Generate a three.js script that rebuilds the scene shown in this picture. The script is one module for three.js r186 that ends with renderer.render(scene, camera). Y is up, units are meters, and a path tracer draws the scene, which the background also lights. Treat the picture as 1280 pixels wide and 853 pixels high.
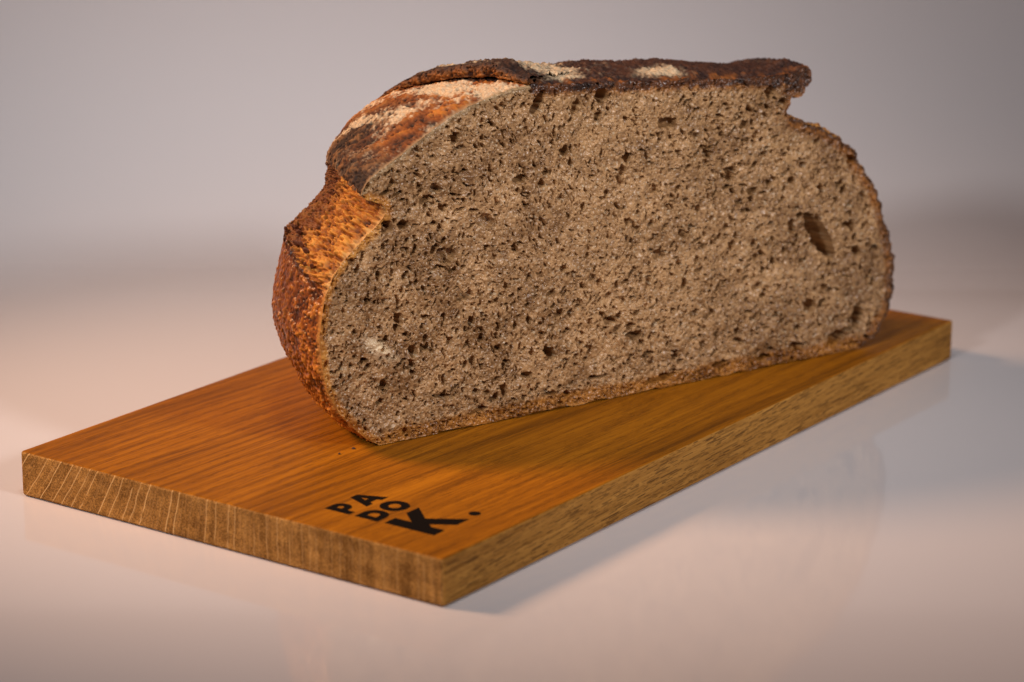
import * as THREE from 'three';
import { RoundedBoxGeometry } from 'three/addons/geometries/RoundedBoxGeometry.js';

// ---------------------------------------------------------------- camera, lamps, exposure
const scene = new THREE.Scene();
scene.background = new THREE.Color().setRGB(0.040, 0.046, 0.062);      // the dim room around the table
const camera = new THREE.PerspectiveCamera(13.0076, 1024 / 682, 0.05, 20);
camera.position.set(-0.004, 0.4222, 1.319);
camera.rotation.set(THREE.MathUtils.degToRad(-16.188), 0, THREE.MathUtils.degToRad(0.126), 'YXZ');
camera.focus = 1.285; camera.userData.fStop = 7.5;
const renderer = new THREE.WebGLRenderer({ antialias: true });
renderer.toneMapping = THREE.LinearToneMapping;
renderer.toneMappingExposure = 0.93;
renderer.shadowMap.enabled = true;

function spotLamp(name, color, intensity, angle, size, pos, at) {    // a shaded lamp out of frame, its pool of light soft at the rim
  const l = new THREE.SpotLight(new THREE.Color().setRGB(...color), intensity, 0, angle, 1, 2);
  l.name = name; l.position.set(...pos); l.target.position.set(...at); l.castShadow = true; l.shadow.radius = size / 0.02;
  l.shadow.mapSize.set(2048, 2048); l.shadow.camera.near = 0.1; l.shadow.camera.far = 4; l.shadow.bias = -0.0005; scene.add(l, l.target);
  return l;
}
spotLamp('warm_lamp', [1, 0.56, 0.31], 4.2, 0.38, 0.13, [-0.84, 0.72, -0.06], [-0.06, 0.04, 0.03]);
spotLamp('key_lamp', [1, 0.95, 0.95], 0.9, 0.34, 0.08, [0.0, 1.15, 0.45], [-0.05, 0.06, -0.06]);
spotLamp('right_lamp', [1, 0.945, 0.945], 10.0, 0.20, 0.15, [1.50, 1.02, 1.32], [-0.06, 0.06, -0.09]);
spotLamp('left_lamp', [1, 0.96, 0.97], 1.9, 0.42, 0.07, [-0.55, 0.67, 0.98], [0.03, 0.10, -0.14]);

// ---------------------------------------------------------------- helpers
const TABLE_Y = 0, mm = 0.001;
const clamp = (x, a = 0, b = 1) => Math.min(b, Math.max(a, x));
const ss = (a, b, x) => { const t = clamp((x - a) / (b - a)); return t * t * (3 - 2 * t); };
const mix = (a, b, t) => a + (b - a) * t;
const mix3 = (a, b, t) => [mix(a[0], b[0], t), mix(a[1], b[1], t), mix(a[2], b[2], t)];
function hash(x, y, z) {
  let h = Math.imul(x | 0, 374761393) ^ Math.imul(y | 0, 668265263) ^ Math.imul(z | 0, 2147483647 - 1640531);
  h = Math.imul(h ^ (h >>> 15), 2246822519); h = Math.imul(h ^ (h >>> 13), 3266489917);
  return ((h ^ (h >>> 16)) >>> 0) / 4294967296;
}
function vn(x, y, z = 0) {                                           // value noise, -1..1
  const X = Math.floor(x), Y = Math.floor(y), Z = Math.floor(z);
  let fx = x - X, fy = y - Y, fz = z - Z;
  fx = fx * fx * (3 - 2 * fx); fy = fy * fy * (3 - 2 * fy); fz = fz * fz * (3 - 2 * fz);
  const l = (a, b, t) => a + (b - a) * t;
  const p = l(l(hash(X, Y, Z), hash(X + 1, Y, Z), fx), l(hash(X, Y + 1, Z), hash(X + 1, Y + 1, Z), fx), fy);
  if (fz === 0) return p * 2 - 1;
  const q = l(l(hash(X, Y, Z + 1), hash(X + 1, Y, Z + 1), fx), l(hash(X, Y + 1, Z + 1), hash(X + 1, Y + 1, Z + 1), fx), fy);
  return l(p, q, fz) * 2 - 1;
}
function fbm(x, y, z = 0, n = 4) { let a = 0.5, s = 0; for (let i = 0; i < n; i++) { s += a * vn(x, y, z); x = x * 2.03 + 17.1; y = y * 2.03 + 5.3; z = z * 2.03 + 9.7; a *= 0.5; } return s; }
function add(o, name, parent) { o.name = name; o.castShadow = o.receiveShadow = true; (parent || scene).add(o); return o; }
function mesh(geo, mat, name, parent) { return add(new THREE.Mesh(geo, mat), name, parent); }
function tag(o, label, category, group) { o.userData.label = label; o.userData.category = category; if (group) o.userData.group = group; return o; }

// ---------------------------------------------------------------- the setting: glossy white table and backdrop
const whiteGloss = new THREE.MeshPhysicalMaterial({ color: new THREE.Color().setRGB(0.66, 0.62, 0.61), roughness: 0.07, ior: 1.5 });
{
  const zc = -0.235, r = 0.14, X = 1.3;
  function strip(pts) {                                              // a sheet swept along x through (z, y) points
    const n = 40, P = [], I = [], U = []; let j0 = 0;
    pts.forEach(([z, y]) => { for (let i = 0; i <= n; i++) { const x = -X + 2 * X * i / n; P.push(x, y, z); U.push(x, (j0++) / ((n + 1) * pts.length - 1)); } });
    for (let j = 0; j + 1 < pts.length; j++) for (let i = 0; i < n; i++) { const a = j * (n + 1) + i, b = a + n + 1; I.push(a, a + 1, b, b, a + 1, b + 1); }
    const g = new THREE.BufferGeometry();
    g.setAttribute('position', new THREE.Float32BufferAttribute(P, 3)); g.setAttribute('uv', new THREE.Float32BufferAttribute(U, 2));
    g.setIndex(I); g.computeVertexNormals(); return g;
  }
  const fade = texture(4, 256, (u, v) => { const r = mix(0.07, 0.8, ss(0.0, 0.3, v)); return [r, r, r]; });
  const whiteSweep = new THREE.MeshPhysicalMaterial({ color: whiteGloss.color, roughness: 1, roughnessMap: fade, ior: 1.5 });
  const flat = []; for (let i = 0; i <= 20; i++) flat.push([1.0 + (zc - 1.0) * i / 20, TABLE_Y]);
  const wall = []; for (let i = 0; i <= 16; i++) { const a = i / 16 * Math.PI / 2; wall.push([zc - r * Math.sin(a), TABLE_Y + r * (1 - Math.cos(a))]); }
  for (let i = 1; i <= 10; i++) wall.push([zc - r, TABLE_Y + r + 0.10 * i / 10]);
  const t = mesh(strip(flat), whiteGloss, 'tabletop'); t.userData.kind = 'structure';
  const b = mesh(strip(wall), whiteSweep, 'backdrop'); b.userData.kind = 'structure';
}

// ---------------------------------------------------------------- oak board
const BL = 0.4194, BW = 0.2263, BT = 0.02;
function texture(w, h, f, srgb = false) {
  const d = new Uint8Array(w * h * 4);
  for (let j = 0; j < h; j++) for (let i = 0; i < w; i++) {
    const c = f((i + 0.5) / w, (j + 0.5) / h), k = (j * w + i) * 4;
    for (let m = 0; m < 3; m++) { let v = clamp(c[m]); if (srgb) v = v <= 0.0031308 ? v * 12.92 : 1.055 * Math.pow(v, 1 / 2.4) - 0.055; d[k + m] = Math.round(v * 255); }
    d[k + 3] = 255;
  }
  const t = new THREE.DataTexture(d, w, h, THREE.RGBAFormat);
  if (srgb) t.colorSpace = THREE.SRGBColorSpace;
  t.magFilter = THREE.LinearFilter; t.minFilter = THREE.LinearMipmapLinearFilter; t.generateMipmaps = true; t.anisotropy = 8; t.needsUpdate = true;
  return t;
}
const OAK_L = [0.47, 0.168, 0.009], OAK_M = [0.30, 0.100, 0.006], OAK_D = [0.11, 0.036, 0.005];
// dark open pores: short dashes along the grain; xm, ym in millimetres
function dashes(xm, ym, len, wid, share, seed) {
  const row = Math.floor(ym / wid), fy = Math.abs(ym / wid - row - 0.5) * 2, off = hash(row, seed, 3) * len;
  const c = Math.floor((xm + off) / len), fx = Math.abs((xm + off) / len - c - 0.5) * 2;
  if (hash(c, row, seed) > share) return 0;
  const l = 0.35 + 0.6 * hash(c, row, seed + 7);
  return (1 - ss(l - 0.25, l, fx)) * (1 - ss(0.45, 1, fy)) * (0.45 + 0.55 * hash(c, row, seed + 11));
}
function grainTop(x, y) {                                            // mm
  const yw = y + 5 * fbm(x / 160, y / 60, 1, 2) + 0.05 * x;
  // cathedral figure in the middle of the board, straight grain to the sides
  const fig = Math.sqrt(Math.pow((yw - 62) * 1.0, 2) + Math.pow(18 + (x - 60) * 0.06, 2));
  const ring = 0.5 + 0.5 * Math.sin(fig * 0.95 + 2.2 * fbm(x / 120, yw / 14, 2, 2));
  const fine = fbm(x / 34, yw / 0.9, 3, 3), fine2 = fbm(x / 14, yw / 0.38, 4, 2), broad = fbm(x / 190, yw / 13, 5, 3);
  let t = 0.42 + 0.36 * broad + 0.42 * fine + 0.24 * fine2 - 0.2 * Math.pow(ring, 3);
  const por = Math.max(dashes(x, yw, 10, 0.36, 0.34 * ss(0.2, 0.8, ring) + 0.14, 1), 0.9 * dashes(x, yw + 0.2, 15, 0.5, 0.12 * ss(0.1, 0.7, ring), 2));
  return [clamp(t), por];
}
const topMap = texture(2048, 1105, (u, v) => {
  const [t, p] = grainTop(u * 419, v * 226);
  let c = t < 0.4 ? mix3(OAK_D, OAK_M, 0.35 + 0.65 * t / 0.4) : mix3(OAK_M, OAK_L, (t - 0.4) / 0.6);
  const w = 1 + 0.10 * fbm(u * 5, v * 4, 8, 3);
  return mix3([c[0] * w, c[1] * w, c[2] * w], OAK_D, p * 0.7);
}, true);
const topBump = texture(2048, 1105, (u, v) => { const [t, p] = grainTop(u * 419, v * 226); const h = 0.55 + 0.35 * t - 0.6 * p; return [h, h, h]; });
const sideMap = texture(2048, 128, (u, v) => {
  const x = u * 419, y = v * 20 + 2.2 * fbm(x / 120, 3, 4, 2) - x * 0.035;
  const t = clamp(0.5 + 0.45 * fbm(x / 40, y / 1.6, 11, 3) + 0.4 * fbm(x / 12, y / 0.5, 12, 2) + 0.25 * fbm(x / 200, y / 7, 13, 2));
  const p = Math.max(dashes(x, y, 11, 0.55, 0.34, 21), dashes(x + 3, y + 0.3, 17, 0.8, 0.16, 22), 0.7 * dashes(x, y + 0.1, 5, 0.4, 0.3, 23));
  const c = mix3([0.21, 0.086, 0.014], [0.47, 0.228, 0.050], t);
  return mix3(c, [0.055, 0.021, 0.006], p * 0.85);
}, true);
const endMap = texture(2048, 192, (u, v) => {                        // u = 0 at the far left corner, mm below
  const x = u * 226, y = v * 20;
  const lean = mix(0.74, 0.0, ss(0, 0.62, u)), q = x - (y - 10) * lean;
  const rings = 0.5 + 0.5 * Math.sin((y * 0.9 + x * 0.16 + 3 * fbm(x / 40, y / 30, 31, 2)) * 0.9);
  let t = 0.45 + 0.55 * fbm(x / 0.55, y / 0.55, 32, 3) + 0.4 * fbm(q / 2.2, y / 26, 33, 2) + 0.3 * fbm(x / 9, y / 6, 36, 2);
  let c = mix3([0.16, 0.066, 0.012], [0.56, 0.275, 0.070], clamp(t));
  // vessels of the early wood
  const cx = Math.floor(x / 0.62), cy = Math.floor(y / 0.62), hx = hash(cx, cy, 34), hy = hash(cx, cy, 35);
  const d = Math.hypot(x / 0.62 - cx - 0.3 - 0.4 * hx, y / 0.62 - cy - 0.3 - 0.4 * hy);
  if (hash(cx, cy, 36) < 0.30 + 0.5 * rings) c = mix3(c, [0.05, 0.018, 0.006], (1 - ss(0.22, 0.42, d)) * 0.85);
  // broad rays
  const sp = 5.4, k = Math.floor(q / sp), jit = hash(k, 7, 41) * 3.8 + 0.6, dr = Math.abs(q - k * sp - jit - 0.3 * vn(y / 3, k * 5, 1));
  const k2 = Math.floor(q / 1.7), dr2 = Math.abs(q - k2 * 1.7 - 0.3 - hash(k2, 9, 42));
  const len = 0.65 + 0.35 * hash(k, 1, 43);
  c = mix3(c, [0.80, 0.48, 0.19], (1 - ss(0.08, 0.36, dr)) * len * (hash(k, 3, 47) > 0.3 ? 1 : 0.15) * ss(-0.8, -0.2, vn(k * 3.3, y / 6, 46)) * mix(1, 0.35, ss(0.3, 0.75, u)));
  c = mix3(c, [0.50, 0.27, 0.10], (1 - ss(0.06, 0.2, dr2)) * (hash(k2, 2, 44) > 0.4 ? 0.65 : 0) * ss(-0.3, 0.5, fbm(k2 * 3.1, y / 7, 45, 2)));
  return c;
}, true);
const board = tag(add(new THREE.Group(), 'cutting_board'), 'rectangular oak cutting board with a dark printed mark, on the white table under bread', 'cutting board');
board.rotation.y = THREE.MathUtils.degToRad(54.355);
{
  const rad = 0.0013;
  const g = new RoundedBoxGeometry(BL, BT, BW, 5, rad), p = g.attributes.position, uv = g.attributes.uv;
  g.groups.forEach((gr) => {
    for (let i = gr.start; i < gr.start + gr.count; i++) {
      const x = p.getX(i), y = p.getY(i), z = p.getZ(i), m = gr.materialIndex;
      if (m < 2) uv.setXY(i, (z + BW / 2) / BW, (y + BT / 2) / BT);
      else if (m < 4) uv.setXY(i, (x + BL / 2) / BL, (BW / 2 - z) / BW);
      else uv.setXY(i, (x + BL / 2) / BL, (y + BT / 2) / BT);
    }
  });
  const top = new THREE.MeshPhysicalMaterial({ map: topMap, bumpMap: topBump, bumpScale: 0.00012, roughness: 0.5, specularIntensity: 0.1 });
  const side = new THREE.MeshPhysicalMaterial({ map: sideMap, bumpMap: sideMap, bumpScale: 0.0001, roughness: 0.6, specularIntensity: 0.15 });
  const end = new THREE.MeshPhysicalMaterial({ map: endMap, bumpMap: endMap, bumpScale: 0.0001, roughness: 0.65, specularIntensity: 0.15 });
  const m = mesh(g, [end, end, top, top, side, side], 'board_slab', board); m.position.y = BT / 2 + 0.0003;
  // the mark: bold letters with their foot towards the near corner
  const ink = new THREE.MeshPhysicalMaterial({ color: new THREE.Color().setRGB(0.006, 0.004, 0.003), roughness: 0.8, specularIntensity: 0.12 });
  const P = (pts) => pts.map(([x, y]) => new THREE.Vector2(x, y));
  const rect = (x0, y0, x1, y1) => new THREE.Shape(P([[x0, y0], [x1, y0], [x1, y1], [x0, y1]]));
  function bowl(x0, x1, y0, y1, cls) { const s = new cls(), r = (y1 - y0) / 2; s.moveTo(x0, y0); s.lineTo(x1 - r, y0); s.absarc(x1 - r, y0 + r, r, -Math.PI / 2, Math.PI / 2, false); s.lineTo(x0, y1); s.closePath(); return s; }
  const shapes = {
    p: () => { const s = new THREE.Shape(); s.moveTo(18.9, 61.5); s.lineTo(22.7, 61.5); s.lineTo(22.7, 65.4); s.lineTo(24.1, 65.4); s.absarc(24.1, 69.8, 4.4, -Math.PI / 2, Math.PI / 2, false); s.lineTo(18.9, 74.2); s.closePath(); s.holes.push(bowl(22.7, 25.3, 68.6, 71.0, THREE.Path)); return s; },
    a: () => { const s = new THREE.Shape(P([[30.6, 61.8], [34.8, 61.8], [35.5, 63.9], [39.9, 63.9], [40.6, 61.8], [44.9, 61.8], [39.9, 74.3], [35.6, 74.3]])); s.holes.push(new THREE.Path(P([[36.6, 67.3], [37.7, 70.4], [38.8, 67.3]]))); return s; },
    d: () => { const s = bowl(18.9, 30.4, 47.2, 58.9, THREE.Shape); s.holes.push(bowl(22.6, 26.8, 50.8, 55.3, THREE.Path)); return s; },
    o: () => { const s = new THREE.Shape(); s.absarc(37.9, 53.1, 6.2, 0, Math.PI * 2, false); const h = new THREE.Path(); h.absarc(37.9, 53.1, 2.6, 0, Math.PI * 2, true); s.holes.push(h); return s; },
    k: () => new THREE.Shape(P([[19.4, 19.2], [26.6, 19.2], [26.6, 26.0], [28.6, 28.4], [34.4, 19.2], [42.8, 19.2], [33.2, 34.0], [42.2, 44.1], [33.8, 44.1], [26.6, 35.8], [26.6, 44.1], [19.4, 44.1]])),
    dot: () => { const s = new THREE.Shape(); s.absarc(49.6, 21.5, 2.5, 0, Math.PI * 2, false); return s; },
  };
  for (const k in shapes) {
    const g2 = new THREE.ExtrudeGeometry(shapes[k](), { depth: 0.25, bevelEnabled: false, curveSegments: 24 });
    g2.scale(mm, mm, mm); g2.rotateX(-Math.PI / 2);                  // y of the shape becomes -z of the board
    const l = mesh(g2, ink, k === 'dot' ? 'printed_dot' : 'letter', board);
    l.position.set(-BL / 2, BT + 0.0003 - 0.00019, BW / 2);
  }
}

// ---------------------------------------------------------------- the half loaf (millimetres: s along the cut, h up, d behind the cut)
const loaf = tag(add(new THREE.Group(), 'bread_loaf'), 'half loaf of dark sourdough bread, cut face with open crumb, standing on the oak board', 'bread');
loaf.position.set(0.0506, BT + 0.0004, 0.0219); loaf.rotation.y = THREE.MathUtils.degToRad(34.0);
// outline of the cut: s, h, outward drift b, rise r, zone; zones: 0 side, 1 split, 2 top flap, 3 ear, 4 right side, 5 base
const OUT = [
  [-135, 0.6, 0, 0, 0], [-144, 7, 0, 0, 0], [-154, 18, 0, 0, 0], [-159.5, 28, 0, 0, 0], [-162.5, 40, 0.07, 0.02, 0], [-163, 55, 0.12, 0.12, 0], [-160, 71, 0.03, 0.39, 1],
  [-155, 80, -0.07, 0.39, 1], [-147, 88, -0.10, 0.41, 1], [-138, 95, 0.0, 0.43, 1], [-131, 101, 0.08, 0.42, 1], [-130.5, 105, 0.08, 0.36, 1], [-136, 108, 0, 0.30, 1],
  [-142.5, 111, -0.07, 0.26, 2], [-140, 115.5, -0.05, 0.28, 2], [-134, 120, -0.03, 0.30, 2], [-121, 127, 0.05, 0.31, 2], [-109, 134, 0.08, 0.30, 2], [-96, 140.5, 0.06, 0.26, 2], [-82, 145, 0.02, 0.19, 2], [-69, 148, 0.0, 0.13, 2],
  [-57, 149, 0, 0.11, 3], [-34, 147.5, 0, 0.12, 3], [-12, 145.5, 0, 0.21, 3], [0, 144.5, 0, 0.225, 3], [28, 142.5, 0, 0.22, 3], [47, 140.5, 0, 0.215, 3], [66, 139, 0, 0.165, 3], [86, 138.5, 0, 0.10, 3], [95, 140.5, 0, 0.08, 3],
  [100, 137.5, 0, 0.1, 3], [98, 131.5, 0, 0.05, 3], [90, 127, 0, 0, 3], [87, 122.5, 0, 0, 3], [87.5, 118.5, 0, 0, 4],
  [97, 115, 0, 0, 4], [111, 108, 0, 0, 4], [125, 99, 0, 0, 4], [133, 88, 0, 0, 4], [141, 77, 0, 0, 4], [147, 63, 0, 0, 4], [152, 50, 0, 0, 4], [154, 37, 0, 0, 4], [153, 20, 0, 0, 4], [148, 11, 0, 0, 4], [143, 4, 0, 0, 4], [135, 0.6, 0, 0, 4],
];
const C0 = -5, RD = 130;
const SHARP = new Set([6, 13, 21, 34]);                              // labels where the curve has a corner
function cr(a, b, c, d, t) { return 0.5 * (2 * b + (c - a) * t + (2 * a - 5 * b + 4 * c - d) * t * t + (3 * b - a - 3 * c + d) * t * t * t); }
function outlineAt(i, t) {                                           // segment i, 0..1 -> [s, h, b, r]
  const n = OUT.length, A = OUT[i], B = OUT[Math.min(n - 1, i + 1)];
  const Z = i === 0 || SHARP.has(i) ? A : OUT[i - 1], D = i + 2 >= n || SHARP.has(i + 1) ? B : OUT[i + 2];
  return [0, 1, 2, 3].map((k) => cr(Z[k], A[k], B[k], D[k], t));
}
// columns of the crust grid
const COL = [];
for (let i = 0; i + 1 < OUT.length; i++) {
  const L = Math.hypot(OUT[i + 1][0] - OUT[i][0], OUT[i + 1][1] - OUT[i][1]), z = OUT[i][4];
  const step = z <= 2 ? 0.34 : z === 3 ? 0.5 : 0.6, n = Math.max(2, Math.ceil(L / step));
  for (let k = 0; k < n; k++) { const q = outlineAt(i, k / n); COL.push({ s: q[0], h: q[1], b: q[2], r: q[3], z, u: 0 }); }
}
{ const e = OUT[OUT.length - 1]; COL.push({ s: e[0], h: e[1], b: 0, r: 0, z: 4, u: 0 }); }
for (let i = 1; i < COL.length; i++) COL[i].u = COL[i - 1].u + Math.hypot(COL[i].s - COL[i - 1].s, COL[i].h - COL[i - 1].h);
const U_SPLIT = COL.find((c) => c.z === 1).u;
// a ragged cut edge
COL.forEach((c, i) => {
  const a = COL[Math.max(0, i - 2)], b = COL[Math.min(COL.length - 1, i + 2)], l = Math.hypot(b.s - a.s, b.h - a.h) || 1;
  c.nx = -(b.h - a.h) / l; c.ny = (b.s - a.s) / l;
});
COL.forEach((c) => {
  const amp = c.z === 4 ? 1.7 : c.z === 3 ? (c.s > 80 && c.h < 132 ? 2.2 : 1.0) : c.z === 1 ? 0.6 : 0.4, k = amp * (fbm(c.u / 3.2, 2, 5, 3) + 0.6 * fbm(c.u / 0.9, 4, 6, 2));
  const lift = ss(0, 5, c.h);
  c.s += c.nx * k * lift; c.h = Math.max(0.4, c.h + c.ny * k * lift);
});
function section(c, d) {
  const e = Math.sqrt(Math.max(0, 1 - (d / RD) * (d / RD)));
  return [C0 + (c.s - C0) * e - c.b * d * e, c.h * e + c.r * d * e];
}
// Worley: distance to nearest and second nearest point
function worley(x, y, z, seed) {
  const X = Math.floor(x), Y = Math.floor(y), Z = Math.floor(z); let a = 9, b = 9, id = 0;
  for (let k = -1; k <= 1; k++) for (let j = -1; j <= 1; j++) for (let i = -1; i <= 1; i++) {
    const cx = X + i, cy = Y + j, cz = Z + k;
    const dx = cx + hash(cx, cy, cz * 7 + seed) - x, dy = cy + hash(cx + 71, cy, cz * 7 + seed) - y, dz = cz + hash(cx, cy + 37, cz * 7 + seed) - z, d = dx * dx + dy * dy + dz * dz;
    if (d < a) { b = a; a = d; id = hash(cx + 5, cy + 9, cz * 7 + seed); } else if (d < b) b = d;
  }
  return [Math.sqrt(a), Math.sqrt(b), id];
}
// the lip of the ear: a diagonal line over the top, from the cut to the back left
const EAR0 = [-58, 0], EAR1 = [-88, 66];
function earDist(s, d) { const dx = EAR1[0] - EAR0[0], dy = EAR1[1] - EAR0[1], l = Math.hypot(dx, dy); return ((s - EAR0[0]) * dy - (d - EAR0[1]) * dx) / l; }   // > 0 on the ear
const FLOUR = [0.66, 0.50, 0.31];
function flourAt(s, d, z, ed) {                                      // 0..1, in loaf coordinates
  const n = fbm(s / 9, d / 9, 60, 4), g = fbm(s / 1.4, d / 1.4, 61, 3), p = 0.5 + 0.5 * vn(s / 0.5, d / 0.5, 62);
  let f = 0;
  if (z === 2) {
    const broad = Math.exp(-Math.pow((ed + 15) / 15, 2)) * (1 - 0.5 * ss(26, 60, d)) + 0.6 * Math.exp(-Math.pow((ed + 37) / 8, 2)) * ss(4, 20, d) - 0.35 * Math.exp(-Math.pow((ed + 27) / 5, 2)) * ss(5, 15, d);
    f = ss(0.32, 0.85, broad + 0.75 * n + 0.65 * g) * (0.5 + 0.55 * p) * (1 - ss(42, 66, -ed));
    f = Math.max(f, 0.55 * ss(0.45, 0.8, p) * ss(0.0, 0.6, n + 0.8 * g - 0.1) * (1 - ss(50, 80, -ed)));
  } else if (z === 3) {
    const p1 = Math.exp(-Math.pow((s + 36) / 20, 2)) * ss(3, 9, d), p2 = Math.exp(-Math.pow((s - 17) / 13, 2)) * Math.exp(-Math.pow((d - 10) / 9, 2));
    f = ss(0.15, 0.95, Math.max(p1 * 0.95, p2) + 0.7 * n + 0.6 * g) * (0.5 + 0.5 * p);
  }
  return f;
}
function lipAt(u, d) { return 2.2 * Math.exp(-Math.pow((u - U_SPLIT + 0.5) / 1.5, 2)) * clamp(0.6 + 1.4 * fbm(d / 2.6, 4, 77, 3)) * ss(5, 14, d); }
const NV = 430, NU = COL.length;
const D0 = (j) => { const t = j / NV; return RD * Math.sin(t * Math.PI / 2) * 0.9999; };
const pos = new Float32Array(NU * (NV + 1) * 3), col = new Float32Array(NU * (NV + 1) * 3), zone = new Uint8Array(NU * (NV + 1));
for (let j = 0; j <= NV; j++) {
  const d = D0(j);
  for (let i = 0; i < NU; i++) {
    const c = COL[i], a = section(COL[Math.max(0, i - 3)], d), b = section(COL[Math.min(NU - 1, i + 3)], d), p = section(c, d), q = section(c, Math.min(RD, d + 2));
    // outward normal of the smooth form
    const tx = b[0] - a[0], ty = b[1] - a[1], vx = q[0] - p[0], vy = q[1] - p[1], vz = -2;
    let nx = -ty * 2, ny = tx * 2, nz = -(tx * vy - ty * vx); { const l = Math.hypot(nx, ny, nz) || 1; nx /= l; ny /= l; nz /= l; }
    const x = p[0], y = p[1], z = -d, u = c.u;
    let zn = c.z; const ed = earDist(x, d);
    if (zn === 2 && ed > 0) zn = 3; else if (zn === 3 && ed < 0 && x < -40) zn = 2;
    let k = 0, rgb;
    const big = fbm(x / 22, y / 22, z / 22, 3), mid = fbm(x / 5, y / 5, z / 5, 4), fin = fbm(x / 1.2, y / 1.2, z / 1.2, 3);
    if (zn === 0 || zn === 4) {
      const w = worley(x / 3.4, y / 3.4, z / 3.4, 11), w2 = worley(x / 1.3, y / 1.3, z / 1.3, 12);
      const blister = w[2] > 0.5 ? (1 - ss(0.1, 0.6, w[0])) : 0, pit = w2[2] > 0.72 ? 1 - ss(0.15, 0.5, w2[0]) : 0;
      const w3 = worley(x / 1.9, y / 1.9, z / 1.9, 16), peb = 1 - ss(0.05, 0.75, w3[0]);
      k = 1.7 * big + 1.0 * mid + 0.38 * fin + 0.8 * blister - 0.6 * pit + 0.5 * peb * (0.3 + w3[2]) + (zn === 0 ? lipAt(u, d) : 0);
      const t = clamp(0.40 + 0.7 * mid + 0.3 * big + 0.5 * fin + 0.3 * blister - 0.6 * pit + 0.55 * (peb * (0.3 + w3[2]) - 0.3));
      rgb = t < 0.4 ? mix3([0.055, 0.015, 0.005], [0.27, 0.072, 0.010], t / 0.4) : mix3([0.26, 0.066, 0.009], [0.66, 0.245, 0.032], (t - 0.4) / 0.6);
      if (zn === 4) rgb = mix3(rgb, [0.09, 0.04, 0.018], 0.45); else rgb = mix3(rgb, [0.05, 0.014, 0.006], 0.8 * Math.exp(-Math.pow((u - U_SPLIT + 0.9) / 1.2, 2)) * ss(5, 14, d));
      const sp = w2[2] < 0.05 ? 1 - ss(0.15, 0.42, w2[0]) : 0; rgb = mix3(rgb, [0.66, 0.40, 0.16], sp * 0.8);
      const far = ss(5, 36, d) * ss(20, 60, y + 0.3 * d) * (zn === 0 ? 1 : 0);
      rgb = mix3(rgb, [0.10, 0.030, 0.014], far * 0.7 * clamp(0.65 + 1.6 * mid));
      rgb = mix3(rgb, [0.52, 0.24, 0.06], (1 - ss(0.6, 3.2, d + 1.4 * mid)) * 0.75);
    } else if (zn === 1) {
      const fib = fbm(u / 0.9 + 0.4 * d, d / 3.2, 71, 4), fib2 = fbm(u / 2.6 + 0.25 * d, d / 8, 72, 3), w = worley(u / 1.7, d / 2.6, 0.5, 13);
      const pit = w[2] > 0.62 ? 1 - ss(0.1, 0.55, w[0]) : 0;
      k = 1.2 * big + 1.6 * fib2 + 2.2 * fib + 0.8 * fin - 1.5 * pit + lipAt(u, d);

      const t = clamp(0.55 + 0.7 * fib + 0.5 * fib2 - 0.6 * pit);
      rgb = t < 0.4 ? mix3([0.07, 0.018, 0.004], [0.30, 0.09, 0.010], t / 0.4) : mix3([0.30, 0.09, 0.010], [0.66, 0.29, 0.045], (t - 0.4) / 0.6);
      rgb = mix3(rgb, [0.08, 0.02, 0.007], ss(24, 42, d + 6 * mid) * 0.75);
      rgb = mix3(rgb, [0.60, 0.36, 0.13], (1 - ss(0.5, 4, d + 2 * mid)) * 0.6);
    } else if (zn === 2) {
      const w = worley(x / 2.2, y / 2.2, z / 2.2, 14), pit = w[2] > 0.6 ? 1 - ss(0.1, 0.5, w[0]) : 0, lines = fbm((x + 0.7 * z) / 12, (x * 0.6 - z) / 2.6, 73, 3);
      const w4 = worley(x / 1.5, y / 1.5, z / 1.5, 18);
      k = 1.3 * big + 1.3 * mid + 1.1 * fin - 1.1 * pit + 0.9 * lines + 0.6 * (1 - ss(0.05, 0.75, w4[0])) * w4[2];
      const t = clamp(0.45 + 0.8 * mid + 0.5 * lines + 0.3 * fin - 0.5 * pit);
      rgb = t < 0.45 ? mix3([0.025, 0.009, 0.004], [0.20, 0.052, 0.008], t / 0.45) : mix3([0.20, 0.052, 0.008], [0.50, 0.17, 0.022], (t - 0.45) / 0.55);
      const burnt = clamp(Math.max(ss(10, 30, d + 14 * mid) * ss(20, 40, -ed + 10 * mid), ss(50, 66, -ed + 14 * mid)));
      rgb = mix3(rgb, mix3([0.020, 0.010, 0.006], [0.16, 0.075, 0.028], ss(0.35, 0.95, t + 0.5 * fin)), burnt * 0.92);
      rgb = mix3(rgb, FLOUR, clamp(flourAt(x, d, 2, ed)));
      rgb = mix3(rgb, [0.34, 0.21, 0.10], (1 - ss(0.3, 1.4, d)) * 0.7);
    } else {
      const w = worley(x / 1.6, y / 1.6, z / 1.6, 15), pit = w[2] > 0.55 ? 1 - ss(0.1, 0.5, w[0]) : 0;
      const crack = 1 - ss(0.0, 0.16, Math.abs(fbm(x / 7, z / 7, 78, 3)));
      k = 0.9 * big + 1.1 * mid + 1.0 * fin - 0.8 * pit - 0.8 * crack + 0.9 * ss(0.2, 9, d);
      const t = clamp(0.4 + 0.8 * mid + 0.5 * fin - 0.4 * pit);
      const warm = mix3([0.09, 0.024, 0.006], [0.42, 0.14, 0.022], t), dark = mix3([0.022, 0.010, 0.008], [0.09, 0.034, 0.016], t);
      const under = (1 - ss(3, 8, d + 6 * mid)) * 0.55 * ss(0.0, 0.25, mid + 0.1);
      rgb = mix3(dark, warm, under);
      const spot = Math.exp(-Math.pow((x - 0) / 8, 2) - Math.pow((d - 14) / 10, 2));
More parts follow.
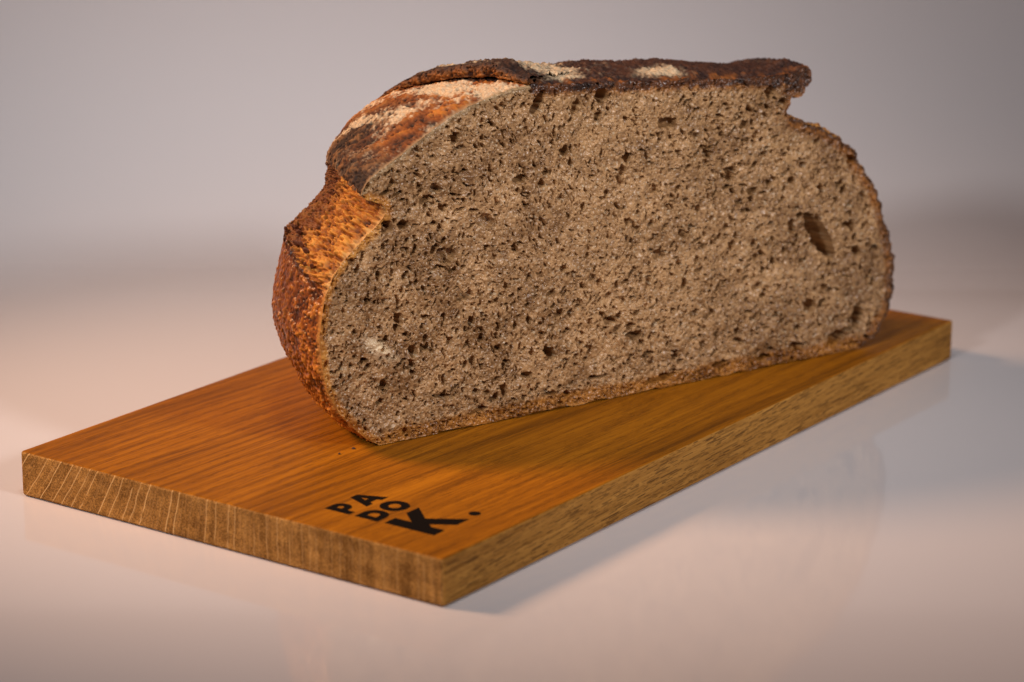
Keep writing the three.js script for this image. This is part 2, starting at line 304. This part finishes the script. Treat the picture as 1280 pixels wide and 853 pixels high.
      rgb = mix3(rgb, FLOUR, clamp(flourAt(x, d, 3, ed) * (1 - 1.4 * spot) * ss(1.5, 4, d) * (1 - ss(30, 44, x))));
      k -= 1.8 * spot;
    }
    const near = ss(0, 2.2, d), base = ss(0, 3, y);                  // the cut edge stays on the cut, the foot stays on the board
    k *= near * base;
    const o = (j * NU + i) * 3;
    pos[o] = (x + nx * k) * mm; pos[o + 1] = Math.max(0.1, y + ny * k) * mm; pos[o + 2] = (z + nz * k * near) * mm;
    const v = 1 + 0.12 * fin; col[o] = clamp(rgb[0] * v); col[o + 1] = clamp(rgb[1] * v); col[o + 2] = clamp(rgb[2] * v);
    zone[j * NU + i] = zn;
  }
}
const crustMat = (rough) => new THREE.MeshPhysicalMaterial({ vertexColors: true, roughness: rough, specularIntensity: 0.6, side: THREE.DoubleSide });
function subset(P, N, Cc, index, mat, name, parent) {                // a part: the listed triangles with only their own vertices
  const map = new Map(), I = new Uint32Array(index.length), ids = [];
  for (let i = 0; i < index.length; i++) { let m = map.get(index[i]); if (m === undefined) { m = ids.length; map.set(index[i], m); ids.push(index[i]); } I[i] = m; }
  const g = new THREE.BufferGeometry(), take = (A) => { const r = new Float32Array(ids.length * 3); ids.forEach((k, i) => { r[i * 3] = A[k * 3]; r[i * 3 + 1] = A[k * 3 + 1]; r[i * 3 + 2] = A[k * 3 + 2]; }); return r; };
  g.setAttribute('position', new THREE.BufferAttribute(take(P), 3)); g.setAttribute('normal', new THREE.BufferAttribute(take(N), 3)); g.setAttribute('color', new THREE.BufferAttribute(take(Cc), 3));
  g.setIndex(new THREE.BufferAttribute(I, 1));
  return mesh(g, mat, name, parent);
}
{
  const lists = [[], [], [], [], []], all = [];
  for (let j = 0; j < NV; j++) for (let i = 0; i + 1 < NU; i++) {
    const a = j * NU + i, b = a + 1, c = a + NU, e = c + 1, L = lists[zone[a]];
    L.push(a, c, b, b, c, e); all.push(a, c, b, b, c, e);
  }
  const g = new THREE.BufferGeometry(); g.setAttribute('position', new THREE.BufferAttribute(pos, 3)); g.setIndex(new THREE.BufferAttribute(new Uint32Array(all), 1)); g.computeVertexNormals();
  const N = g.attributes.normal.array;
  subset(pos, N, col, lists[0], crustMat(0.34), 'side_crust', loaf).userData.label = 'smooth blistered red-brown crust on the left side';
  subset(pos, N, col, lists[1], crustMat(0.55), 'split_crust', loaf).userData.label = 'torn fibrous orange crust in the split below the flap';
  subset(pos, N, col, lists[2], crustMat(0.68), 'top_crust', loaf).userData.label = 'flour-dusted crust flap over the split';
  subset(pos, N, col, lists[3], crustMat(0.6), 'crust_ear', loaf).userData.label = 'burnt lifted ear of crust along the top';
  subset(pos, N, col, lists[4], crustMat(0.6), 'side_crust', loaf).userData.label = 'thin dark crust on the right side';
}

// ---- the crumb: a finely modelled cut face with its pores
const HOLES = [ // s, h, half width, half height, turn (degrees), depth
  [107.5, 59, 4.4, 15.5, 38, 9], [130, 49, 3.6, 2.0, -25, 5], [-53, 141, 2.6, 5.6, -32, 6], [-19, 140, 3.7, 3.2, 0, 6], [17, 124, 5, 2.6, 0, 4], [-46, 27.5, 4.2, 2.0, -32, 5],
  [0, 28, 4.6, 1.8, -5, 5], [-96, 130, 2.4, 2.2, 20, 4], [-62, 108, 3, 2, -20, 3.5], [-80, 92, 4, 3, 10, 2.6], [-101, 80, 5, 3.6, 0, 3], [132, 16, 3.6, 5.4, -25, 7], [119, 8, 4.6, 3.2, 15, 6], [103, 26, 3.4, 3.6, 30, 5],
  [16, 5, 9, 1.6, 6, 4], [-103, 17, 5, 1.1, -6, 3], [-13, 37, 3.2, 1.6, -30, 4], [-10, 33, 2, 1.5, 10, 4], [53, 98, 3.2, 1.8, -8, 4], [14, 64, 3.4, 2.2, 20, 3], [-124, 55, 2.6, 2.2, 0, 4], [-132, 27, 2, 2.6, 10, 4],
  [126, 62, 1.5, 3.6, 12, 4], [107, 82, 1.6, 3.0, 20, 3.5], [27, 72, 4, 1.5, -10, 3], [-39, 118, 1.8, 2.6, -20, 4], [-110, 106, 3, 1.6, 20, 3.5], [-130, 96, 2.6, 1.6, -30, 3.5], [76, 5, 5, 1.0, 4, 3.5], [50, 7, 4.5, 1.2, 5, 4],
  [-70, 14, 1.6, 3, 15, 4], [-58, 19, 3.2, 1.4, 0, 3.5], [60, 118, 3.2, 1.2, 30, 3], [83, 126, 3.6, 1.6, -10, 3.5], [75, 131, 3, 1.2, -12, 3], [-33, 136, 2, 4.5, -25, 3], [40, 107, 2.6, 1.8, 0, 3], [-5, 111, 2.2, 1.8, 0, 3.5], [-8, 104, 2.4, 1.6, 0, 3],
  [35, 33, 3.4, 1.2, 8, 3], [70, 40, 2.6, 1.4, 10, 3], [-90, 60, 3.6, 1.8, 15, 2.6], [-111, 40, 3, 1.6, 25, 3], [-118, 30, 2, 1.2, 0, 4], [8, 18, 3.6, 1.2, 6, 4], [-20, 12, 4.5, 1.1, 6, 3.5], [-45, 8, 5.5, 1.2, 6, 3], [95, 8, 5, 1.4, 6, 3.5], [-84, 7, 5, 1.2, 6, 3],
].map(([s, h, a, b, t, d]) => [s, h, a, b, Math.cos(t * Math.PI / 180), Math.sin(t * Math.PI / 180), d * 1.7]);
function flow(x, y) {                                               // direction of the stretched cells: flat above the base, fanned towards the upper left
  const a = 1.15 - 0.75 * ss(-70, 70, x) + 1.1 * fbm(x / 24, y / 24, 82, 2), k = 1 - ss(6, 32, y + 5 * fbm(x / 30, 1, 83, 2));
  const fan = Math.atan2(152 - y, -50 - x), f = ss(95, 45, Math.hypot(x + 50, y - 140));
  let t = a; if (f > 0) t = mix(a, Math.PI - fan - Math.PI, f * 0.75);
  return mix(t, 0.06, k);
}
const FL = 3, FS = -180, FNX = 120, FNY = 60, FLOW = new Float32Array(FNX * FNY * 2);
for (let j = 0; j < FNY; j++) for (let i = 0; i < FNX; i++) { const a = flow(FS + i * FL, j * FL - 6); FLOW[(j * FNX + i) * 2] = Math.cos(a); FLOW[(j * FNX + i) * 2 + 1] = Math.sin(a); }
function pores(x, y, cell, share, seed, deep, long = 1.5) {          // irregular round-bottomed cells, depth in mm
  const X = Math.floor(x / cell), Y = Math.floor(y / cell); let best = 0;
  for (let j = -1; j <= 1; j++) for (let i = -1; i <= 1; i++) {
    const cx = X + i, cy = Y + j;
    if (hash(cx, cy, seed) > share) continue;
    const px = (cx + 0.1 + 0.8 * hash(cx, cy, seed + 1)) * cell, py = (cy + 0.1 + 0.8 * hash(cx, cy, seed + 2)) * cell;
    const sz = hash(cx, cy, seed + 3), r = cell * (0.15 + 0.30 * sz * sz + 0.08 * sz), el = 1 / (1 + (long - 1) * 2 * hash(cx, cy, seed + 4)), an = (hash(cx, cy, seed + 5) - 0.5) * 1.5;
    const k = (clamp(Math.round((py + 6) / FL), 0, FNY - 1) * FNX + clamp(Math.round((px - FS) / FL), 0, FNX - 1)) * 2, fc = FLOW[k], fs = FLOW[k + 1], ac = Math.cos(an), as = Math.sin(an);
    const ca = fc * ac - fs * as, sa = fs * ac + fc * as, dx = x - px, dy = y - py, ux = (dx * ca + dy * sa) / r, uy = (-dx * sa + dy * ca) / (r * el), q = ux * ux + uy * uy;
    if (q < 1) { const v = deep * r * Math.sqrt(el) * (0.6 + 0.8 * hash(cx, cy, seed + 6)) * Math.pow(1 - q, 0.42); if (v > best) best = v; }
  }
  return best;
}
{
  const G = 0.25, S0 = -166, S1 = 157, H0 = 0, H1 = 153, nx = Math.round((S1 - S0) / G), ny = Math.round((H1 - H0) / G);
  // signed distance to the outline, nearest point and zone: coarse buckets keep it quick
  const seg = COL.map((c) => [c.s, c.h, c.z]); const nS = seg.length;
  const B = 6, bx = Math.ceil((S1 - S0) / B) + 1, by = Math.ceil((H1 - H0) / B) + 1, bucket = Array.from({ length: bx * by }, () => []);
  const reach = 11, base = [];
  for (let s = 135; s >= -135; s -= 0.6) base.push([s, 0.3 + 1.5 * Math.max(0, 0.15 + fbm(s / 6, 3, 90, 4)), 5]);
  const ring = seg.concat(base), nR = ring.length;
  ring.forEach(([s, h], i) => {
    for (let q = Math.floor((h - reach - H0) / B); q <= Math.floor((h + reach - H0) / B); q++) for (let p = Math.floor((s - reach - S0) / B); p <= Math.floor((s + reach - S0) / B); p++)
      if (p >= 0 && q >= 0 && p < bx && q < by) bucket[q * bx + p].push(i);
  });
  const rows = [];                                                   // crossings per row for inside / outside
  for (let j = 0; j <= ny; j++) {
    const y = H0 + j * G + 1e-5, xs = [];
    for (let i = 0; i < nR; i++) { const a = ring[i], b = ring[(i + 1) % nR]; if ((a[1] > y) !== (b[1] > y)) xs.push(a[0] + (y - a[1]) / (b[1] - a[1]) * (b[0] - a[0])); }
    rows.push(xs.sort((p, q) => p - q));
  }
  const W = nx + 1, P = new Float32Array(W * (ny + 1) * 3), K = new Float32Array(W * (ny + 1) * 3), state = new Int8Array(W * (ny + 1)), rimA = new Float32Array(W * (ny + 1));
  for (let j = 0; j <= ny; j++) {
    const y0 = H0 + j * G, xs = rows[j]; let cross = 0;
    for (let i = 0; i <= nx; i++) {
      const x0 = S0 + i * G; while (cross < xs.length && xs[cross] < x0) cross++;
      const inside = cross % 2 === 1, o = j * W + i;
      let dist = reach, bi = -1, cxp = 0, cyp = 0;
      for (const k of bucket[Math.min(by - 1, Math.floor((y0 - H0) / B)) * bx + Math.min(bx - 1, Math.floor((x0 - S0) / B))]) {
        const a = ring[k], b = ring[(k + 1) % nR], ex = b[0] - a[0], ey = b[1] - a[1], l2 = ex * ex + ey * ey || 1, t = clamp(((x0 - a[0]) * ex + (y0 - a[1]) * ey) / l2), qx = a[0] + ex * t, qy = a[1] + ey * t, d = Math.hypot(x0 - qx, y0 - qy);
        if (d < dist) { dist = d; bi = k; cxp = qx; cyp = qy; }
      }
      if (!inside && dist > G * 1.5) { state[o] = 0; continue; }
      let x = x0, y = y0;
      if (!inside) { x = cxp; y = cyp; dist = 0; }                   // pull the first point outside onto the outline
      state[o] = inside ? 2 : 1;
      const zn = bi >= 0 ? ring[bi][2] : -1;
      // flow of the crumb: flattened above the base, fanned towards the upper left
      const wx = x + 1.7 * fbm(x / 2.6, y / 2.6, 80, 3), wy = y + 1.7 * fbm(x / 2.6, y / 2.6, 81, 3);
      const dens = 0.5 + 0.5 * fbm(x / 18, y / 18, 84, 2), low = 1 - ss(5, 22, y), lg = 2.0 + 0.6 * low + 1.1 * ss(100, 30, Math.hypot(x + 45, y - 125));
      const p1 = pores(wx, wy, 1.4, 0.36, 101, 2.6, lg), p2 = pores(wx + 31, wy + 7, 2.8, 0.46 + 0.2 * dens, 111, 3.7, lg), p3 = pores(wx + 13, wy + 3, 5.0, 0.72 * dens + 0.14, 121, 3.3, lg + 0.3);
      let dep = Math.max(p1, p2, p3), big = 0;
      for (const [hs, hh, a, b, cc, sn, dd] of HOLES) {
        const dx = wx - hs, dy = wy - hh; if (Math.abs(dx) > 13 || Math.abs(dy) > 13) continue;
        const q = Math.pow((dx * cc + dy * sn) / a, 2) + Math.pow((-dx * sn + dy * cc) / b, 2);
        if (q < 1) { const v = dd * Math.pow(1 - q, 0.4); if (v > big) big = v; }
      }
      if (y < 11) dep = Math.max(dep, pores(wx * 0.5, wy, 1.7, 0.62 * (1 - ss(5, 11, y)), 151, 2.4, 1.3));
      dep = Math.max(dep * (big > 0.5 ? 0.4 : 1), 0) + big;
      const lu = (wx + 134) * 0.82 - (wy - 43) * 0.57, lv = (wx + 134) * 0.57 + (wy - 43) * 0.82, lumpZ = Math.exp(-Math.pow(lu / 7, 2) - Math.pow(lv / 2.4, 2));
      const rid = 1 - Math.abs(vn(x / 1.1 + wx * 0.3, y / 1.1, 85.5)) * 2, rough = 0.55 * fbm(x / 2.2, y / 2.2, 86, 2) + 0.3 * fbm(x / 0.8, y / 0.8, 87, 2) + 1.4 * fbm(x / 7, y / 7, 85, 3) + 0.42 * rid;
      // rim: how much of the cut crust this point is
      const thick = zn === 5 ? 9.0 + 3 * fbm(x / 12, 5, 88, 2) : zn === 4 ? 5.5 + 2 * fbm(y / 9, 6, 88, 2) : zn === 3 ? (y < 129 && x > 80 ? 0.6 : 4.5 + 4 * ss(55, 92, x)) : zn === 2 ? 1.4 : zn === 1 ? 3.4 : 3.2;
      const soft = zn === 5 ? 3.0 : zn === 4 ? 4 : zn === 3 ? 4 : 2.4, dn = dist + 0.9 * fbm(x / 2.4, y / 2.4, 89, 3) * ss(0, 2, dist + 0.4);
      const rim = bi >= 0 ? 1 - ss(thick * 0.55, thick * 0.55 + soft, dn) : 0;
      const edge = ss(0, 0.7, dist), char = zn === 3 ? (1 - ss(2.2, 4.6, dist - 2.6 * ss(50, 88, x) + 2.8 * fbm(x / 3, y / 3, 97, 3))) * ss(126, 133, y) : 0;
      const z = (rough + 1.6 * lumpZ - dep * (1 - 0.55 * rim * (zn === 5 ? 0.3 : 1))) * edge;
      P[o * 3] = x * mm; P[o * 3 + 1] = y * mm; P[o * 3 + 2] = z * mm;
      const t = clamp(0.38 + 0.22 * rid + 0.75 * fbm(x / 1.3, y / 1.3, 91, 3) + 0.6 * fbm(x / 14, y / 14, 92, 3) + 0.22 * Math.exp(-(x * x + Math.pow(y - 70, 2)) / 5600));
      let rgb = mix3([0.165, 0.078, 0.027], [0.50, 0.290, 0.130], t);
      const spk = pores(x + 50, y + 20, 1.35, 0.22, 131, 1); if (spk > 0.10) rgb = mix3(rgb, [0.50, 0.37, 0.23], 0.8);
      const brk = pores(x + 9, y + 70, 2.4, 0.12, 141, 1); if (brk > 0.2) rgb = mix3(rgb, [0.20, 0.10, 0.035], 0.55);
      const lump = lumpZ; rgb = mix3(rgb, [0.74, 0.56, 0.34], clamp(lump * 1.2));
      const rimCol = zn === 5 ? mix3([0.11, 0.034, 0.004], [0.46, 0.19, 0.034], t) : zn === 4 ? mix3([0.06, 0.019, 0.004], [0.34, 0.125, 0.021], t) : zn === 3 ? mix3([0.11, 0.035, 0.008], [0.44, 0.17, 0.035], t) : zn === 2 ? mix3([0.24, 0.15, 0.075], [0.42, 0.28, 0.14], t) : mix3([0.26, 0.085, 0.012], [0.60, 0.27, 0.05], t);
      rgb = mix3(rgb, rimCol, clamp(rim) * 0.92);
      if (char > 0) rgb = mix3(rgb, mix3([0.018, 0.009, 0.007], [0.13, 0.045, 0.016], clamp(t * 1.3 - 0.35)), char * 0.95);
      if (zn === 4) rgb = mix3(rgb, [0.05, 0.018, 0.007], (1 - ss(0.4, 2.2, dist + 0.8 * fbm(x / 1.5, y / 1.5, 99, 2))) * 0.8);
      K[o * 3] = rgb[0]; K[o * 3 + 1] = rgb[1]; K[o * 3 + 2] = rgb[2]; rimA[o] = zn === 5 ? rim : 0;
    }
  }
  const crumbI = [], baseI = [], all = [];
  for (let j = 0; j < ny; j++) for (let i = 0; i < nx; i++) {
    const a = j * W + i, b = a + 1, c = a + W, e = c + 1;
    for (const [p, q, r] of [[a, b, c], [c, b, e]]) {
      if (!state[p] || !state[q] || !state[r] || state[p] + state[q] + state[r] < 4) continue;
      (rimA[p] > 0.5 ? baseI : crumbI).push(p, q, r); all.push(p, q, r);
    }
  }
  const g = new THREE.BufferGeometry(); g.setAttribute('position', new THREE.BufferAttribute(P, 3)); g.setIndex(new THREE.BufferAttribute(new Uint32Array(all), 1)); g.computeVertexNormals();
  const crumbMat = new THREE.MeshPhysicalMaterial({ vertexColors: true, roughness: 0.32, specularIntensity: 0.8, side: THREE.DoubleSide });
  subset(P, g.attributes.normal.array, K, crumbI, crumbMat, 'crumb', loaf).userData.label = 'grey-brown open crumb of the cut face';
  subset(P, g.attributes.normal.array, K, baseI, crumbMat, 'bottom_crust', loaf).userData.label = 'thin golden bottom crust along the foot of the cut';
  console.log('face triangles', all.length / 3, 'crust triangles', lists_count());
}
function lists_count() { return NV * (NU - 1) * 2; }

// ---- the lifted plate of the ear: thick, charred, overhanging the flap
{
  const ND = 116, NS = 500, SA = -140, DS = 0.5, top = new Float32Array(ND * NS).fill(-1);
  for (let d = 0; d < ND; d++) {
    let prev = null;
    for (const c of COL) { if (c.z !== 2 && c.z !== 3) { prev = null; continue; } const q = section(c, d); if (prev && q[0] > prev[0]) for (let i = Math.ceil((prev[0] - SA) / DS); i <= (q[0] - SA) / DS; i++) if (i >= 0 && i < NS) { const t = (SA + i * DS - prev[0]) / (q[0] - prev[0]); top[d * NS + i] = Math.max(top[d * NS + i], mix(prev[1], q[1], t)); } prev = q; }
  }
  const surf = (s, d) => {
    const fd = clamp(d, 0, ND - 1.01), fs = clamp((s - SA) / DS, 0, NS - 1.01), a = Math.floor(fd), b = Math.floor(fs), u = fd - a, v = fs - b;
    const g = (i, j) => top[i * NS + j]; return mix(mix(g(a, b), g(a, b + 1), v), mix(g(a + 1, b), g(a + 1, b + 1), v), u);
  };
  const dx = EAR1[0] - EAR0[0], dy = EAR1[1] - EAR0[1], l = Math.hypot(dx, dy), ax = dx / l, ay = dy / l, bx = ay, by = -ax;   // along the lip, across it
  const NPp = 330, NQ = 150, P = [], C = [], I = [];
  for (let i = 0; i <= NPp; i++) {
    const p = 0.3 + 88 * i / NPp, grow = ss(-2, 16, p), tip = 1 - 0.8 * ss(34, 84, p), over = (3 + 3.2 * fbm(p / 9, 1, 95, 3)) * grow, th = (3.0 + 3.6 * grow) * tip + 1.4 * fbm(p / 12, 6, 95, 2);
    for (let j = 0; j <= NQ; j++) {
      // around the section: from under the lip, round its nose, over the top and down into the loaf
      const t = j / NQ; let q, up;
      const gap = 1.6 * grow * tip;
      if (t < 0.2) { const k = t / 0.2; q = mix(9, -over + 1.2, k); up = mix(-1.5, gap, ss(0, 0.8, k)); }
      else if (t < 0.42) { const k = (t - 0.2) / 0.22, a = -Math.PI / 2 - k * Math.PI; q = -over + 1.2 + Math.cos(a) * 1.6 * (0.6 + 0.4 * grow) ; up = gap + th / 2 + Math.sin(a) * th / 2; }
      else { const k = (t - 0.42) / 0.58; q = mix(-over + 1.2, 64, k); up = mix(gap + th, -1.2, Math.pow(k, 1.3)); }
      const s = EAR0[0] + ax * p + bx * q, d = EAR0[1] + ay * p + by * q;
      const dd = Math.max(0.15, d), h = surf(s, dd) + up;
      const x = s, y = h, z = -dd, mid = fbm(x / 4, y / 4, z / 4, 4), fin = fbm(x / 1.1, y / 1.1, z / 1.1, 3), w = worley(x / 1.5, y / 1.5, z / 1.5, 17), pit = w[2] > 0.5 ? 1 - ss(0.1, 0.55, w[0]) : 0;
      const crack = 1 - ss(0, 0.14, Math.abs(fbm(x / 6, z / 6, 79, 3)));
      const k = (1.3 * mid + 1.1 * fin - 0.7 * pit - (t > 0.42 ? 0.8 * crack : 0)) * ss(0, 2, d);
      P.push((x + (t < 0.42 ? -bx * k : 0)) * mm, (y + (t < 0.42 ? 0 : k)) * mm, (z + (t < 0.42 ? by * k : 0)) * mm);
      const tt = clamp(0.42 + 0.8 * mid + 0.55 * fin - 0.4 * pit);
      const warm = mix3([0.05, 0.014, 0.005], [0.46, 0.15, 0.022], tt), dark = mix3([0.018, 0.009, 0.007], [0.085, 0.036, 0.018], tt);
      let rgb = mix3(warm, dark, ss(0.27, 0.40, t + 0.10 * mid));
      const n = fbm(x / 7, z / 7, 63, 4), g = fbm(x / 1.4, z / 1.4, 64, 3), pw = 0.5 + 0.5 * vn(x / 0.5, z / 0.5, 65);
      const rimF = Math.exp(-Math.pow((t - 0.44) / 0.035, 2)) * (0.6 + 0.9 * fbm(p / 10, 2, 96, 2)) * ss(6, 18, p);
      rgb = mix3(rgb, FLOUR, clamp(ss(0.2, 0.9, rimF + 0.5 * n * ss(0.4, 0.5, t) + 0.5 * g) * (0.55 + 0.5 * pw) * ss(0.36, 0.42, t)));
      if (t > 0.5) rgb = mix3(rgb, FLOUR, clamp(flourAt(s, dd, 3, 9)));
      C.push(...rgb.map((v) => clamp(v * (1 + 0.15 * fin))));
    }
  }
  for (let i = 0; i < NPp; i++) for (let j = 0; j < NQ; j++) { const a = i * (NQ + 1) + j, b = a + 1, c = a + NQ + 1, e = c + 1; I.push(a, b, c, c, b, e); }
  const g = new THREE.BufferGeometry(); g.setAttribute('position', new THREE.Float32BufferAttribute(P, 3)); g.setAttribute('color', new THREE.Float32BufferAttribute(C, 3)); g.setIndex(I); g.computeVertexNormals();
  mesh(g, crustMat(0.62), 'crust_ear', loaf).userData.label = 'lifted charred ear of crust overhanging the flap';
}

// ---- small things
function flake(w, h, t, seed) {                                      // a small ragged chip: a squashed lump with a torn outline
  const g = new THREE.IcosahedronGeometry(1, 4), p = g.attributes.position;
  for (let i = 0; i < p.count; i++) { const x = p.getX(i), y = p.getY(i), z = p.getZ(i), k = 1 + 0.55 * fbm(x * 1.6 + seed * 7, y * 1.6, z * 1.6, 3); p.setXYZ(i, x * w * k, y * h * k, z * t * k); }
  g.scale(mm, mm, mm); g.computeVertexNormals(); return g;
}
{
  const m = new THREE.MeshStandardMaterial({ color: new THREE.Color().setRGB(0.12, 0.032, 0.009), roughness: 0.65 });
  // torn chips of crust standing along the rim of the split
  for (let i = 0; i < 9; i++) {
    const d = 14 + i * 5.2, k = COL.findIndex((c) => c.z === 1) + Math.round(mix(0, 22, hash(i, 4, 1))), q = section(COL[k], d);
    const f = mesh(flake(0.8, mix(1.8, 4.2, hash(i, 2, 2)), mix(0.8, 1.8, hash(i, 3, 3)), i), m, 'crust_flake', loaf);
    f.position.set((q[0] - 0.8) * mm, (q[1] + 0.9) * mm, -d * mm); f.rotation.set(0.5 * hash(i, 6, 4), hash(i, 5, 5), 0.5 + 0.5 * hash(i, 7, 6));
  }
}
// crumbs lying on the board: pixel-sized chips by the left end of the cut
[[0.0857, 0.1125, 0.75, 0, 'tiny dark crumb on the board, the one nearer the lower left corner of the loaf'], [0.0766, 0.1130, 0.6, 1, 'tiny dark crumb on the board, the one farther from the loaf']].forEach(([a, u, r, i, label]) => {
  const c = mesh(flake(r, r * 0.7, r * 0.85, 20 + i), new THREE.MeshStandardMaterial({ color: new THREE.Color().setRGB(...(i === 2 ? [0.34, 0.19, 0.08] : [0.07, 0.025, 0.01])), roughness: 0.8 }), 'bread_crumb' + (i ? '_00' + i : ''));
  const t = board.rotation.y, x = a - BL / 2, z = BW / 2 - u;
  c.position.set(x * Math.cos(t) + z * Math.sin(t), BT + 0.0003 + r * 0.5 * mm, -x * Math.sin(t) + z * Math.cos(t)); c.rotation.y = i;
  tag(c, label, 'crumb', 'crumbs on the board');
});
renderer.render(scene, camera);
